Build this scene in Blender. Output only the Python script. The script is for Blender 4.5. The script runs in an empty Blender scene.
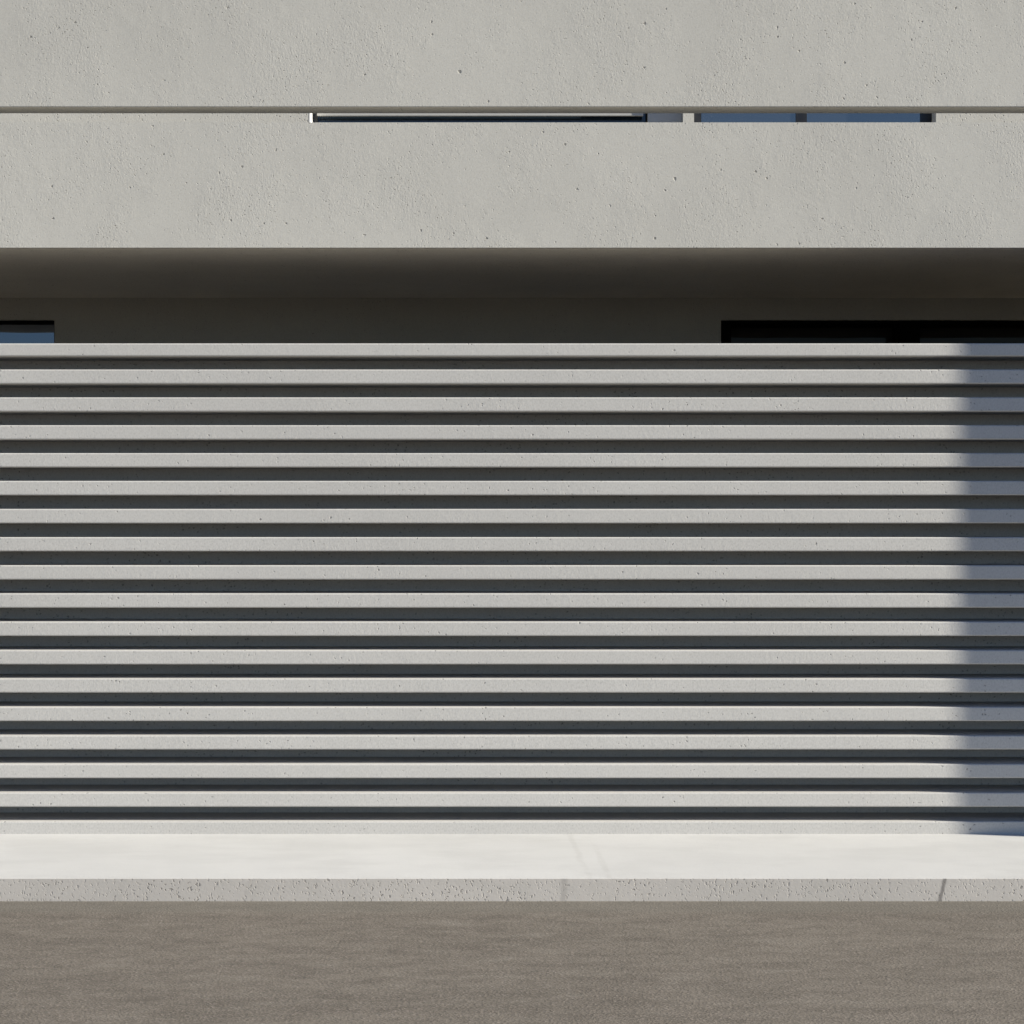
import bpy, bmesh, math, random
from mathutils import Vector
random.seed(7)
C = bpy.context.scene.collection
F = 1800.0            # focal length in pixels of the 1024 px wide picture
EYE = 1.70
D_KERB, D_FENCE, D_BALC, D_WALL = 7.861, 8.944, 9.50, 11.723

def px(x, d): return (x - 512.0) * d / F          # used once, to turn measurements into metres
def pz(y, d): return EYE - (y - 512.0) * d / F

# ------------------------------------------------------------------ node helpers
def new_mat(name):
    m = bpy.data.materials.new(name); m.use_nodes = True
    nt = m.node_tree; nt.nodes.clear()
    out = nt.nodes.new('ShaderNodeOutputMaterial')
    p = nt.nodes.new('ShaderNodeBsdfPrincipled')
    nt.links.new(p.outputs[0], out.inputs[0])
    return m, nt, p
def N(nt, t, **kw):
    n = nt.nodes.new(t)
    for k, v in kw.items():
        if hasattr(n, k): setattr(n, k, v)
    return n
def val(nt, s, v):
    if hasattr(v, 'links'): nt.links.new(v, s)
    else: s.default_value = v
def math_(nt, op, a, b=0.0, c=0.0, clamp=False):
    n = nt.nodes.new('ShaderNodeMath'); n.operation = op; n.use_clamp = clamp
    for s, v in zip(n.inputs, (a, b, c)): val(nt, s, v)
    return n.outputs[0]
def maprange(nt, v, a, b, c=0.0, d=1.0):
    n = nt.nodes.new('ShaderNodeMapRange'); n.interpolation_type = 'SMOOTHSTEP'
    for s, q in zip(n.inputs, (v, a, b, c, d)): val(nt, s, q)
    return n.outputs[0]
def noise(nt, vec, scale, detail=3.0, rough=0.55, dist=0.0):
    n = nt.nodes.new('ShaderNodeTexNoise')
    nt.links.new(vec, n.inputs['Vector'])
    n.inputs['Scale'].default_value = scale; n.inputs['Detail'].default_value = detail
    n.inputs['Roughness'].default_value = rough; n.inputs['Distortion'].default_value = dist
    return n.outputs[0]
def voro(nt, vec, scale, rnd=1.0):
    n = nt.nodes.new('ShaderNodeTexVoronoi')
    nt.links.new(vec, n.inputs['Vector']); n.inputs['Scale'].default_value = scale
    n.inputs['Randomness'].default_value = rnd
    return n
def mapping(nt, scale=(1, 1, 1), loc=(0, 0, 0), rot=(0, 0, 0)):
    tc = nt.nodes.new('ShaderNodeTexCoord'); mp = nt.nodes.new('ShaderNodeMapping')
    nt.links.new(tc.outputs['Object'], mp.inputs[0])
    mp.inputs['Scale'].default_value = scale; mp.inputs['Location'].default_value = loc
    mp.inputs['Rotation'].default_value = rot
    return mp.outputs[0]
def mix(nt, f, a, b):
    n = nt.nodes.new('ShaderNodeMix'); n.data_type = 'RGBA'
    val(nt, n.inputs[0], f)
    for s, v in ((n.inputs[6], a), (n.inputs[7], b)):
        if hasattr(v, 'links'): nt.links.new(v, s)
        else: s.default_value = (*v, 1.0)
    return n.outputs[2]
def bump(nt, h, dist, strength=1.0, nrm=None):
    n = nt.nodes.new('ShaderNodeBump'); n.inputs['Strength'].default_value = strength
    n.inputs['Distance'].default_value = dist
    nt.links.new(h, n.inputs['Height'])
    if nrm is not None: nt.links.new(nrm, n.inputs['Normal'])
    return n.outputs[0]

# ------------------------------------------------------------------ materials
def pits(nt, vec, scale, rmin, rmax, keep, shape=(1, 1, 1)):
    """depth (0..1) of scattered air holes: only a share of the cells carries one, each with its own size"""
    v = voro(nt, vec, scale)
    sep = nt.nodes.new('ShaderNodeSeparateColor'); nt.links.new(v.outputs['Color'], sep.inputs[0])
    on = math_(nt, 'GREATER_THAN', sep.outputs[0], 1.0 - keep)
    rad = maprange(nt, sep.outputs[1], 0.0, 1.0, rmin, rmax)
    d = math_(nt, 'DIVIDE', v.outputs['Distance'], rad)
    hole = maprange(nt, d, 0.55, 1.0, 1.0, 0.0)
    return math_(nt, 'MULTIPLY', hole, on)

def concrete(name, col, dark, grain=0.0006, pit=0.004, pit_keep=0.10, grain_scale=75, seed=0.0, rough=0.85,
             patch=(0.36, 0.66), tiny_scale=56.0, tiny_keep=.72):
    m, nt, p = new_mat(name)
    v = mapping(nt, loc=(seed, seed * .7, seed * .3))
    vj = mapping(nt, scale=(1, 1, 0.62), loc=(seed, seed * .7, seed * .3))
    # wobble for the outlines of the holes
    wob = nt.nodes.new('ShaderNodeTexNoise'); nt.links.new(v, wob.inputs['Vector']); wob.inputs['Scale'].default_value = 90
    wv = N(nt, 'ShaderNodeVectorMath', operation='MULTIPLY_ADD')
    nt.links.new(wob.outputs[1], wv.inputs[0]); wv.inputs[1].default_value = (.016, .016, .016); nt.links.new(v, wv.inputs[2])
    vw = wv.outputs[0]
    big = noise(nt, v, 0.9, 4, 0.6)
    mid = noise(nt, v, 5.0, 4, 0.6)
    fine = noise(nt, vj, grain_scale, 3, 0.65)
    fine2 = noise(nt, vj, grain_scale * 2.3, 2, 0.6)
    area = maprange(nt, noise(nt, v, 2.6, 4, 0.62), patch[0], patch[1])
    # colour: clouding of the pour, faint vertical runs and lime bloom
    runs = noise(nt, mapping(nt, scale=(6, 6, .35), loc=(seed, 0, 0)), 1.5, 4, 0.6)
    c = mix(nt, maprange(nt, big, .3, .7), col, dark)
    c = mix(nt, math_(nt, 'MULTIPLY', maprange(nt, mid, .35, .75), .22), c, dark)
    c = mix(nt, math_(nt, 'MULTIPLY', maprange(nt, runs, .45, .8), .16), c, dark)
    c = mix(nt, math_(nt, 'MULTIPLY', maprange(nt, fine2, .48, .70), .32), c, tuple(q * .62 for q in dark))
    c = mix(nt, math_(nt, 'MULTIPLY', maprange(nt, fine2, .50, .28), .22), c, tuple(min(1, q * 1.3) for q in col))
    oi = nt.nodes.new('ShaderNodeObjectInfo')
    c = mix(nt, math_(nt, 'MULTIPLY', oi.outputs['Random'], .30), c, dark)
    small = pits(nt, vw, 17.0, .07, .15, pit_keep)
    tiny = math_(nt, 'MULTIPLY', pits(nt, vw, tiny_scale, .12, .32, tiny_keep), math_(nt, 'MULTIPLY_ADD', area, .8, .2))
    rare = pits(nt, vw, 4.2, .028, .050, .45)
    vsc = mapping(nt, scale=(1, 1, 5.5), loc=(seed + .4, 0, seed), rot=(0, .50, 0))
    scratch = pits(nt, vsc, 3.4, .030, .055, .16)         # short float marks left by the trowel
    hole = math_(nt, 'MAXIMUM', math_(nt, 'MAXIMUM', small, math_(nt, 'MULTIPLY', scratch, .7)), math_(nt, 'MAXIMUM', rare, math_(nt, 'MULTIPLY', tiny, .95)))
    # air holes darkened in colour: shade painted in, with a little dirt
    c = mix(nt, math_(nt, 'MULTIPLY', hole, .66), c, tuple(q * .28 for q in dark))
    nt.links.new(c, p.inputs['Base Color'])
    p.inputs['Roughness'].default_value = rough
    p.inputs['Specular IOR Level'].default_value = 0.2
    g = math_(nt, 'MULTIPLY', math_(nt, 'ADD', fine, math_(nt, 'MULTIPLY', fine2, .45)), math_(nt, 'MULTIPLY_ADD', area, .75, .25))
    h = math_(nt, 'SUBTRACT', math_(nt, 'MULTIPLY', g, grain), math_(nt, 'MULTIPLY', hole, pit))
    nt.links.new(bump(nt, h, 1.0), p.inputs['Normal'])
    return m

CON  = (0.500, 0.486, 0.446)
COND = (0.448, 0.435, 0.399)
M_house = concrete('fair_faced_concrete', CON, COND, grain=.0014, pit=.0021, pit_keep=.15, grain_scale=115)
M_slat  = concrete('cast_slat_concrete', (.50, .488, .464), (.463, .451, .428), grain=.0009, pit=.0018, pit_keep=.13, seed=3.3, grain_scale=60, tiny_keep=.17)
M_wall_shaded = concrete('shade_darkened_wall', (.385, .366, .332), (.335, .318, .288), grain=.0016, pit=.0020, pit_keep=.09, grain_scale=95, seed=5.7)  # wall under the balcony, darkened in colour to deepen its shade
M_soffit = concrete('bounce_lightened_soffit', (.76, .715, .635), (.66, .62, .55), grain=.0020, pit=.0022, pit_keep=.10, grain_scale=70, seed=11.3)  # lighter colour stands in for bounced light on the balcony underside
M_back  = concrete('slat_backing_concrete', (.565, .54, .515), (.52, .497, .475), grain=.0005, pit=.002, pit_keep=.05, seed=8.1)

def pavement_material():
    m, nt, p = new_mat('pavement_concrete')
    v = mapping(nt)
    geo = nt.nodes.new('ShaderNodeNewGeometry')
    sepn = nt.nodes.new('ShaderNodeSeparateXYZ'); nt.links.new(geo.outputs['Normal'], sepn.inputs[0])
    up = maprange(nt, sepn.outputs[2], .45, .75)          # trowelled top against the rough cast face of the kerb
    big = noise(nt, v, 0.7, 5, .6); mid = noise(nt, mapping(nt, scale=(.45, 1, 1)), 3.2, 5, .62)
    top = mix(nt, maprange(nt, big, .3, .7), (.54, .536, .523), (.50, .496, .484))
    top = mix(nt, math_(nt, 'MULTIPLY', maprange(nt, mid, .42, .66), .5), top, (.45, .446, .434))
    sep = nt.nodes.new('ShaderNodeSeparateXYZ')
    tc = nt.nodes.new('ShaderNodeTexCoord'); nt.links.new(tc.outputs['Object'], sep.inputs[0])
    X, Y, Z = sep.outputs
    wob = math_(nt, 'MULTIPLY', math_(nt, 'SUBTRACT', noise(nt, v, 5.5, 4, .6), .5), .045)
    def crack(x0, y0, x1, y1, w):                          # fine hairline across the slab, from the wall to the kerb
        sl = (x1 - x0) / (y1 - y0)
        xc = math_(nt, 'MULTIPLY_ADD', math_(nt, 'SUBTRACT', Y, y0), sl, x0)
        d = math_(nt, 'ABSOLUTE', math_(nt, 'SUBTRACT', math_(nt, 'ADD', X, wob), xc))
        return maprange(nt, d, w * .2, w, 1.0, 0.0)
    cr = math_(nt, 'MAXIMUM', crack(.29, 8.85, .335, 7.9, .022), crack(.388, 8.85, .425, 7.9, .022))
    cr = math_(nt, 'MULTIPLY', cr, maprange(nt, noise(nt, v, 7, 2), .35, .6))
    top = mix(nt, math_(nt, 'MULTIPLY', cr, .16), top, (.30, .29, .27))
    # kerb face
    face = mix(nt, maprange(nt, big, .3, .7), (.485, .458, .425), (.43, .408, .38))
    face = mix(nt, math_(nt, 'MULTIPLY', maprange(nt, noise(nt, v, 9, 4, .6), .45, .8), .3), face, (.33, .318, .29))
    # a stained joint and a fainter one in the kerb face
    fw = math_(nt, 'MULTIPLY', math_(nt, 'SUBTRACT', noise(nt, v, 22, 3, .6), .5), .020)
    def joint(xb, lean, w):
        xc = math_(nt, 'MULTIPLY_ADD', Z, lean, xb)
        d = math_(nt, 'ABSOLUTE', math_(nt, 'SUBTRACT', math_(nt, 'ADD', X, fw), xc))
        return maprange(nt, d, w * .25, w, 1.0, 0.0)
    j1 = joint(1.869, .20, .013); j2 = math_(nt, 'MULTIPLY', joint(.225, .05, .022), .35)
    face = mix(nt, math_(nt, 'MULTIPLY', math_(nt, 'MAXIMUM', j1, j2), .72), face, (.115, .105, .10))
    vk = mapping(nt, scale=(1, 1, .62), rot=(0, .35, 0))
    wobn = nt.nodes.new('ShaderNodeTexNoise'); nt.links.new(v, wobn.inputs['Vector']); wobn.inputs['Scale'].default_value = 70
    wv = N(nt, 'ShaderNodeVectorMath', operation='MULTIPLY_ADD')
    nt.links.new(wobn.outputs[1], wv.inputs[0]); wv.inputs[1].default_value = (.022, .022, .022); nt.links.new(vk, wv.inputs[2])
    area = math_(nt, 'MULTIPLY_ADD', maprange(nt, noise(nt, v, 2.4, 3, .6), .40, .60), .55, .45)
    h1 = math_(nt, 'MULTIPLY', pits(nt, wv.outputs[0], 88, .12, .42, .95), area)
    h2 = pits(nt, wv.outputs[0], 15, .05, .13, .35)
    hole = math_(nt, 'MULTIPLY', math_(nt, 'MAXIMUM', h1, h2), math_(nt, 'SUBTRACT', 1.0, up))
    face = mix(nt, math_(nt, 'MULTIPLY', hole, .60), face, (.12, .11, .10))
    nt.links.new(mix(nt, up, face, top), p.inputs['Base Color'])
    p.inputs['Roughness'].default_value = .8; p.inputs['Specular IOR Level'].default_value = .3
    fine = noise(nt, v, 80, 3, .6)
    wav = noise(nt, mapping(nt, scale=(.5, 1, 1)), 5.5, 3, .55)
    h = math_(nt, 'MULTIPLY_ADD', math_(nt, 'MULTIPLY', wav, up), .0035, math_(nt, 'MULTIPLY', fine, .0006))
    b3 = bump(nt, math_(nt, 'SUBTRACT', h, math_(nt, 'MULTIPLY', hole, .0014)), 1.0)
    nt.links.new(b3, p.inputs['Normal'])
    return m
M_pave = pavement_material()

def road_material():
    m, nt, p = new_mat('worn_asphalt')
    v = mapping(nt, scale=(.6, 1, 1))
    vs = mapping(nt, scale=(.42, 1, 1))
    big = noise(nt, vs, 1.5, 5, .62); mid = noise(nt, vs, 10, 6, .72, .5)
    fine = noise(nt, v, 130, 2, .6)
    st = voro(nt, v, 170); sep = nt.nodes.new('ShaderNodeSeparateColor'); nt.links.new(st.outputs['Color'], sep.inputs[0])
    c = mix(nt, maprange(nt, big, .32, .68), (.168, .147, .123), (.138, .120, .100))
    c = mix(nt, math_(nt, 'MULTIPLY', maprange(nt, mid, .42, .68), .62), c, (.096, .083, .069))
    c = mix(nt, math_(nt, 'MULTIPLY', maprange(nt, mid, .46, .30), .45), c, (.205, .186, .160))
    c = mix(nt, math_(nt, 'MULTIPLY', maprange(nt, sep.outputs[0], .55, 1.0), .34), c, (.27, .235, .21))
    c = mix(nt, math_(nt, 'MULTIPLY', maprange(nt, sep.outputs[1], .6, 1.0), .38), c, (.065, .067, .058))
    # slightly greener band along the kerb
    s = nt.nodes.new('ShaderNodeSeparateXYZ'); tc = nt.nodes.new('ShaderNodeTexCoord'); nt.links.new(tc.outputs['Object'], s.inputs[0])
    edge = maprange(nt, math_(nt, 'ADD', s.outputs[1], math_(nt, 'MULTIPLY', mid, .16)), 7.66, 7.80)
    c = mix(nt, math_(nt, 'MULTIPLY', edge, .5), c, (.150, .140, .120))
    nt.links.new(c, p.inputs['Base Color'])
    p.inputs['Roughness'].default_value = .9; p.inputs['Specular IOR Level'].default_value = .2
    b = bump(nt, math_(nt, 'ADD', fine, math_(nt, 'MULTIPLY', st.outputs['Distance'], .6)), .0022)
    nt.links.new(b, p.inputs['Normal'])
    return m
M_road = road_material()

def paint(name, col, rough=.45, spec=.5):
    m, nt, p = new_mat(name)
    n = noise(nt, mapping(nt), 14, 4, .6)
    nt.links.new(mix(nt, n, col, tuple(c * .86 for c in col)), p.inputs['Base Color'])
    r = maprange(nt, n, .3, .7, rough - .06, rough + .06); nt.links.new(r, p.inputs['Roughness'])
    p.inputs['Specular IOR Level'].default_value = spec
    return m
def glass(name, col, ior, rough=.015, tint=(.95, .97, 1.0)):
    m, nt, p = new_mat(name)
    p.inputs['Base Color'].default_value = (*col, 1)
    p.inputs['Roughness'].default_value = rough; p.inputs['IOR'].default_value = ior
    p.inputs['Specular Tint'].default_value = (*tint, 1)
    # very slight roller waviness of the pane
    nt.links.new(bump(nt, noise(nt, mapping(nt), 2.0, 1, .5), .0006), p.inputs['Normal'])
    return m
M_frame = paint('dark_window_frame', (.012, .013, .016), .4)
M_black = paint('black_window_frame', (.0022, .0022, .0022), .8, .05)
M_pale  = paint('pale_grey_panel', (.42, .415, .40), .6, .3)
M_sun_reveal = paint('sun_whitened_reveal', (.80, .79, .76), .6, .3)  # white puts the direct sun on this jamb into the colour
M_roof  = paint('grey_roof_membrane', (.22, .22, .21), .9, .1)
M_yard_bounce  = paint('yard_bounce_pale', (.72, .675, .59), .95, .1)  # paleness set to bounce light up to the soffit
M_glass_sky  = glass('coated_glass', (.018, .021, .026), 2.85, tint=(1.0, .97, .90))
M_glass_dark = glass('tinted_glass', (.014, .022, .032), 1.62)
M_glass_low  = glass('window_glass', (.008, .011, .022), 2.4, tint=(.76, .86, 1.0))
M_glass_door = glass('smoked_glass', (.02, .019, .017), 1.22, tint=(1, .9, .75))

# ------------------------------------------------------------------ mesh helpers
def add_box(bm, x0, x1, y0, y1, z0, z1):
    vs = [bm.verts.new(c) for c in ((x0,y0,z0),(x1,y0,z0),(x1,y1,z0),(x0,y1,z0),(x0,y0,z1),(x1,y0,z1),(x1,y1,z1),(x0,y1,z1))]
    for f in ((0,3,2,1),(4,5,6,7),(0,1,5,4),(1,2,6,5),(2,3,7,6),(3,0,4,7)): bm.faces.new([vs[i] for i in f])
def add_profile(bm, pts, x0, x1):
    """closed outline (y, z), counter-clockwise seen from +X, drawn out along X"""
    a = [bm.verts.new((x0, y, z)) for y, z in pts]; b = [bm.verts.new((x1, y, z)) for y, z in pts]
    n = len(pts)
    for i in range(n):
        j = (i + 1) % n; bm.faces.new((a[i], b[i], b[j], a[j]))
    bm.faces.new(a[::-1]); bm.faces.new(b)
def obj(name, bm, mat, parent=None, bevel=0.0, seg=2, mats=None):
    bmesh.ops.recalc_face_normals(bm, faces=bm.faces[:])
    if bevel:
        bmesh.ops.bevel(bm, geom=[e for e in bm.edges if len(e.link_faces) == 2 and e.calc_face_angle(0) > .5], offset=bevel,
                        segments=seg, profile=.5, affect='EDGES', clamp_overlap=True)
    me = bpy.data.meshes.new(name); bm.to_mesh(me); bm.free()
    for q in (mats or [mat]): me.materials.append(q)
    o = bpy.data.objects.new(name, me); C.objects.link(o)
    if parent: o.parent = parent
    return o
def box(name, dims, mat, parent=None, bevel=0.0, seg=2):
    bm = bmesh.new(); add_box(bm, *dims)
    return obj(name, bm, mat, parent, bevel, seg)
def thing(name, label, cat, loc=(0, 0, 0)):
    o = bpy.data.objects.new(name, None); C.objects.link(o); o.location = loc
    o['label'] = label; o['category'] = cat; o['kind'] = 'thing'
    return o
def struct(o): o['kind'] = 'structure'; return o

# ------------------------------------------------------------------ setting: road and pavement
bm = bmesh.new()
r = 700.0
bm.faces.new([bm.verts.new(c) for c in ((-r,-r,0),(r,-r,0),(r,r,0),(-r,r,0))])
struct(obj('road', bm, M_road))
bm = bmesh.new(); add_box(bm, -40, 40, D_KERB, 30, -.2, .10)
struct(obj('pavement', bm, M_pave, bevel=.003, seg=2))
bm = bmesh.new(); add_box(bm, -14.69, 14.69, D_FENCE + .42, D_WALL + .1, .02, .112)
struct(obj('yard_bounce_sheet', bm, M_yard_bounce))  # pale sheet added over the pavement to bounce light under the balcony

# ------------------------------------------------------------------ the ribbed concrete wall
wall = thing('slatted_wall', 'low pale concrete boundary wall of stacked horizontal slats standing on the pavement', 'wall', (0, 0, 0))
WX0, WX1 = -9.0, 5.485
DEPTH = .27
box('backing', (WX0, WX1, D_FENCE + DEPTH, D_FENCE + DEPTH + .12, .08, pz(344.5, D_FENCE)), M_back, wall)
for i in range(1, 19):
    k = i - 2
    yb = 383.8 + 27.74 * k + .0312 * k * k
    yt = yb - (14.35 - .02 * k)
    zb, zt = pz(yb, D_FENCE), pz(yt, D_FENCE)
    y1 = D_FENCE + DEPTH + .02
    if i == 1: zt = pz(343.4, D_FENCE); y1 = D_FENCE + DEPTH + .14
    if i == 18: zb = .09
    j = lambda a: random.uniform(-a, a)
    bm = bmesh.new(); add_box(bm, WX0 - .002, WX1, D_FENCE + j(.0012), y1 - i * .0002, zb + j(.0006), zt + j(.0006))
    obj('slat', bm, M_slat, wall, bevel=.0065, seg=3)

# unseen wall added past the frame, shading the slats' right end, yard and soffit
bm = bmesh.new(); add_box(bm, 5.487, 11.6, D_FENCE - .745, D_FENCE + .50, .08, 3.95)
pw = obj('shadow_wall', bm, M_house, bevel=.006)
pw['label'] = 'unseen concrete wall added past the right end of the slatted wall to cast its shadow'; pw['category'] = 'wall'; pw['kind'] = 'thing'

# ------------------------------------------------------------------ the house
house = thing('concrete_house', 'pale grey concrete house with long balcony band behind the slatted wall', 'house', (0, 0, 0))
HX = 15.0
T = .30
Y0, Y1 = D_WALL, D_WALL + T
Z_TOP = 6.3
def P(x): return px(x, D_WALL)
def Zw(y): return pz(y, D_WALL)
op_a = (P(309), P(683), 3.3, 5.3)
op_b = (P(694), P(936), 3.3, 5.3)
op_c = (P(-260), P(54.5), .95, Zw(320))
op_d = (P(721), P(1290), .12, Zw(320))
ops = [op_a, op_b, op_c, op_d]
def front(name, ops, za0, za1, mat):
    bm = bmesh.new()
    xs = sorted({-HX + .3, HX - .3, *[o[0] for o in ops], *[o[1] for o in ops]})
    zs = sorted({za0, za1, *[o[2] for o in ops], *[o[3] for o in ops]})
    def solid(i, j):
        if not (0 <= i < len(xs) - 1 and 0 <= j < len(zs) - 1): return False
        cx, cz = (xs[i] + xs[i+1]) / 2, (zs[j] + zs[j+1]) / 2
        return not any(o[0] < cx < o[1] and o[2] < cz < o[3] for o in ops)
    vc = {}
    def V(x, y, z):
        k = (x, y, z)
        if k not in vc: vc[k] = bm.verts.new(k)
        return vc[k]
    for i in range(len(xs) - 1):
        for j in range(len(zs) - 1):
            if not solid(i, j): continue
            xa, xb, za, zb = xs[i], xs[i+1], zs[j], zs[j+1]
            bm.faces.new((V(xa,Y0,za), V(xb,Y0,za), V(xb,Y0,zb), V(xa,Y0,zb)))
            bm.faces.new((V(xa,Y1,zb), V(xb,Y1,zb), V(xb,Y1,za), V(xa,Y1,za)))
            if not solid(i-1, j): bm.faces.new((V(xa,Y0,zb), V(xa,Y1,zb), V(xa,Y1,za), V(xa,Y0,za)))
            if not solid(i+1, j): bm.faces.new((V(xb,Y0,za), V(xb,Y1,za), V(xb,Y1,zb), V(xb,Y0,zb)))
            if not solid(i, j-1): bm.faces.new((V(xa,Y0,za), V(xa,Y1,za), V(xb,Y1,za), V(xb,Y0,za)))
            if not solid(i, j+1): bm.faces.new((V(xa,Y0,zb), V(xb,Y0,zb), V(xb,Y1,zb), V(xa,Y1,zb)))
    return obj(name, bm, mat, house)
front('ground_floor_wall', [op_c, op_d], .08, 3.2, M_wall_shaded)
front('upper_wall', [op_a, op_b], 3.202, Z_TOP, M_house)
YB = 20.0
box('side_wall', (-HX, -HX + .298, D_BALC + .003, YB, .08, Z_TOP), M_house, house)
box('side_wall', (HX - .298, HX, D_BALC + .003, YB, .08, Z_TOP), M_house, house)
box('rear_wall', (-HX + .3, HX - .3, YB - .3, YB, .08, Z_TOP), M_house, house)
box('roof', (-HX - .05, HX + .05, D_WALL - .05, YB + .05, Z_TOP + .002, Z_TOP + .25), M_roof, house)
# balcony: slab and parapet cast in one
zb, zp = pz(248, D_BALC), pz(122.4, D_BALC)
bm = bmesh.new()
add_profile(bm, [(D_BALC, zb + .002), (D_BALC + .03, zb + .002), (D_BALC + .03, zb + .016), (D_WALL - .002, zb + .016), (D_WALL - .002, zb + .22), (D_BALC + .15, zb + .22), (D_BALC + .15, zp), (D_BALC, zp)], -HX + .302, HX - .302)
obj('balcony', bm, M_house, house)
box('soffit', (-HX + .304, HX - .304, D_BALC + .032, D_WALL - .004, zb, zb + .014), M_soffit, house)
# the upper band, a beam spanning between the side walls in front of the terrace
zu = pz(107, D_BALC)
box('fascia_beam', (-HX + .302, HX - .302, D_BALC, D_BALC + .155, zu, 4.49), M_house, house, bevel=.005)

def window(name, parts, label=None):
    root = None
    for pn, dims, mat in parts:
        o = box(pn, dims, mat, root or house, bevel=.003 if 'pane' not in pn else 0.0, seg=1)
        if root is None:
            root = o
            if label: o['label'] = label
    return root
def frame_mesh(x0, x1, z0, z1, y0, y1, wl, wr, wt, wb, mulls=()):
    bm = bmesh.new()
    add_box(bm, x0, x0 + wl, y0, y1, z0, z1); add_box(bm, x1 - wr, x1, y0, y1, z0, z1)
    add_box(bm, x0 + wl, x1 - wr, y0, y1, z1 - wt, z1); add_box(bm, x0 + wl, x1 - wr, y0, y1, z0, z0 + wb)
    for a, b in mulls: add_box(bm, a, b, y0 + .004, y1, z0 + wb, z1 - wt)
    return bm

# upper window, left: deep reveal whitened for the sun on it, dark glass, pale rail and a pale fixed panel on its right
x0, x1, z0, z1 = op_a
rA = .13; yA = D_WALL + rA
dA = yA
xp0 = px(648, D_WALL + .055)
wA = obj('window', frame_mesh(x0 + .012, xp0 + .03, z0 + .002, z1 - .002, yA, yA + .05, .030, .03, .05, .05), M_frame, house)
wA['label'] = 'wide upper window with dark glass, sun-whitened reveal and pale panel'
box('pane', (x0 + .042, xp0 - .01, yA + .02, yA + .03, z0 + .05, z1 - .05), M_glass_dark, wA)
box('reveal', (x0 + .001, x0 + .011, Y0 - .001, yA + .05, z0 + .002, z1 - .002), M_sun_reveal, wA)
box('transom', (px(317, D_WALL + .075), px(643.5, D_WALL + .075), D_WALL + .075, D_WALL + .092, pz(115.8, D_WALL + .075), pz(115.8, D_WALL + .075) + .10), M_pale, wA, bevel=.003)
box('side_panel', (xp0, x1 - .002, D_WALL + .055, D_WALL + .125, z0 + .002, z1 - .002), M_pale, wA, bevel=.002)
# upper window, right: two panes that mirror the sky
x0, x1, z0, z1 = op_b
yBf = D_WALL + .115
q = lambda a: px(a, yBf)
wB = obj('window', frame_mesh(x0 + .002, x1 - .002, z0 + .002, z1 - .002, yBf, yBf + .07, q(701) - x0, x1 - q(921), .05, .05, [(q(796), q(807))]), M_frame, house)
wB['label'] = 'upper window with two panes mirroring blue sky'
for a, b in ((701, 796), (807, 921)):
    box('pane', (q(a), q(b), yBf + .012, yBf + .022, z0 + .05, z1 - .05), M_glass_sky, wB)
# ground floor window at the left, glass almost flush with the wall
x0, x1, z0, z1 = op_c
yC = D_WALL + .02
wC = obj('window', frame_mesh(x0 + .002, x1 - .002, z0 + .002, z1 - .002, yC, yC + .06, .03, .006, .026, .03), M_black, house)
wC['label'] = 'ground floor window at left with blue reflection'
box('pane', (x0 + .03, x1 - .008, yC + .004, yC + .014, z0 + .03, z1 - .028), M_glass_low, wC)
# ground floor sliding door at the right, set deep
x0, x1, z0, z1 = op_d
yD = D_WALL + .02
wD = obj('sliding_door', frame_mesh(x0 + .002, x1 - .002, z0 + .002, z1 - .002, yD, yD + .27, .066, .066, .020, .06, [(px(900, yD), px(920, yD))]), M_black, house)
wD['label'] = 'dark sliding glass door under the balcony'
for a, b in ((x0 + .07, px(900, yD) - .004), (px(920, yD) + .004, x1 - .07)):
    box('pane', (a, b, yD + .225, yD + .235, z0 + .064, z1 - .026), M_glass_door, wD)

# ------------------------------------------------------------------ light
S = Vector((4.4, -1.0, 1.7)).normalized()
elev = math.asin(S.z); azim = math.atan2(S.x, S.y)
world = bpy.data.worlds.new('World'); bpy.context.scene.world = world; world.use_nodes = True
nt = world.node_tree; nt.nodes.clear()
sky = nt.nodes.new('ShaderNodeTexSky'); sky.sky_type = 'NISHITA'; sky.sun_disc = False
sky.sun_elevation = elev; sky.sun_rotation = azim
sky.altitude = 900; sky.air_density = 1.0; sky.dust_density = .1; sky.ozone_density = 3.2
tint = nt.nodes.new('ShaderNodeMix'); tint.data_type = 'RGBA'; tint.blend_type = 'MULTIPLY'; tint.inputs[0].default_value = 1.0
tint.inputs[7].default_value = (.97, .965, 1.085, 1)       # a slightly deeper blue than the clear-sky model
bg = nt.nodes.new('ShaderNodeBackground'); bg.inputs[1].default_value = .0515
wo = nt.nodes.new('ShaderNodeOutputWorld')
nt.links.new(sky.outputs[0], tint.inputs[6]); nt.links.new(tint.outputs[2], bg.inputs[0]); nt.links.new(bg.outputs[0], wo.inputs[0])
sun = bpy.data.lights.new('sun', 'SUN'); sun.energy = 5.0; sun.angle = math.radians(.53); sun.color = (1.0, .945, .825)
so = bpy.data.objects.new('sun', sun); C.objects.link(so)
so.rotation_euler = S.to_track_quat('Z', 'Y').to_euler(); so.location = S * 40

cam = bpy.data.cameras.new('camera'); cam.sensor_width = 36; cam.lens = 36 * F / 1024; cam.clip_end = 3000
co = bpy.data.objects.new('camera', cam); C.objects.link(co)
co.location = (0, 0, EYE); co.rotation_euler = (math.radians(90), 0, 0)
sc = bpy.context.scene; sc.camera = co
sc.view_settings.view_transform = 'Standard'; sc.view_settings.look = 'None'
sc.view_settings.exposure = 1.17; sc.view_settings.gamma = 1.0
sc.cycles.max_bounces = 10; sc.cycles.diffuse_bounces = 6
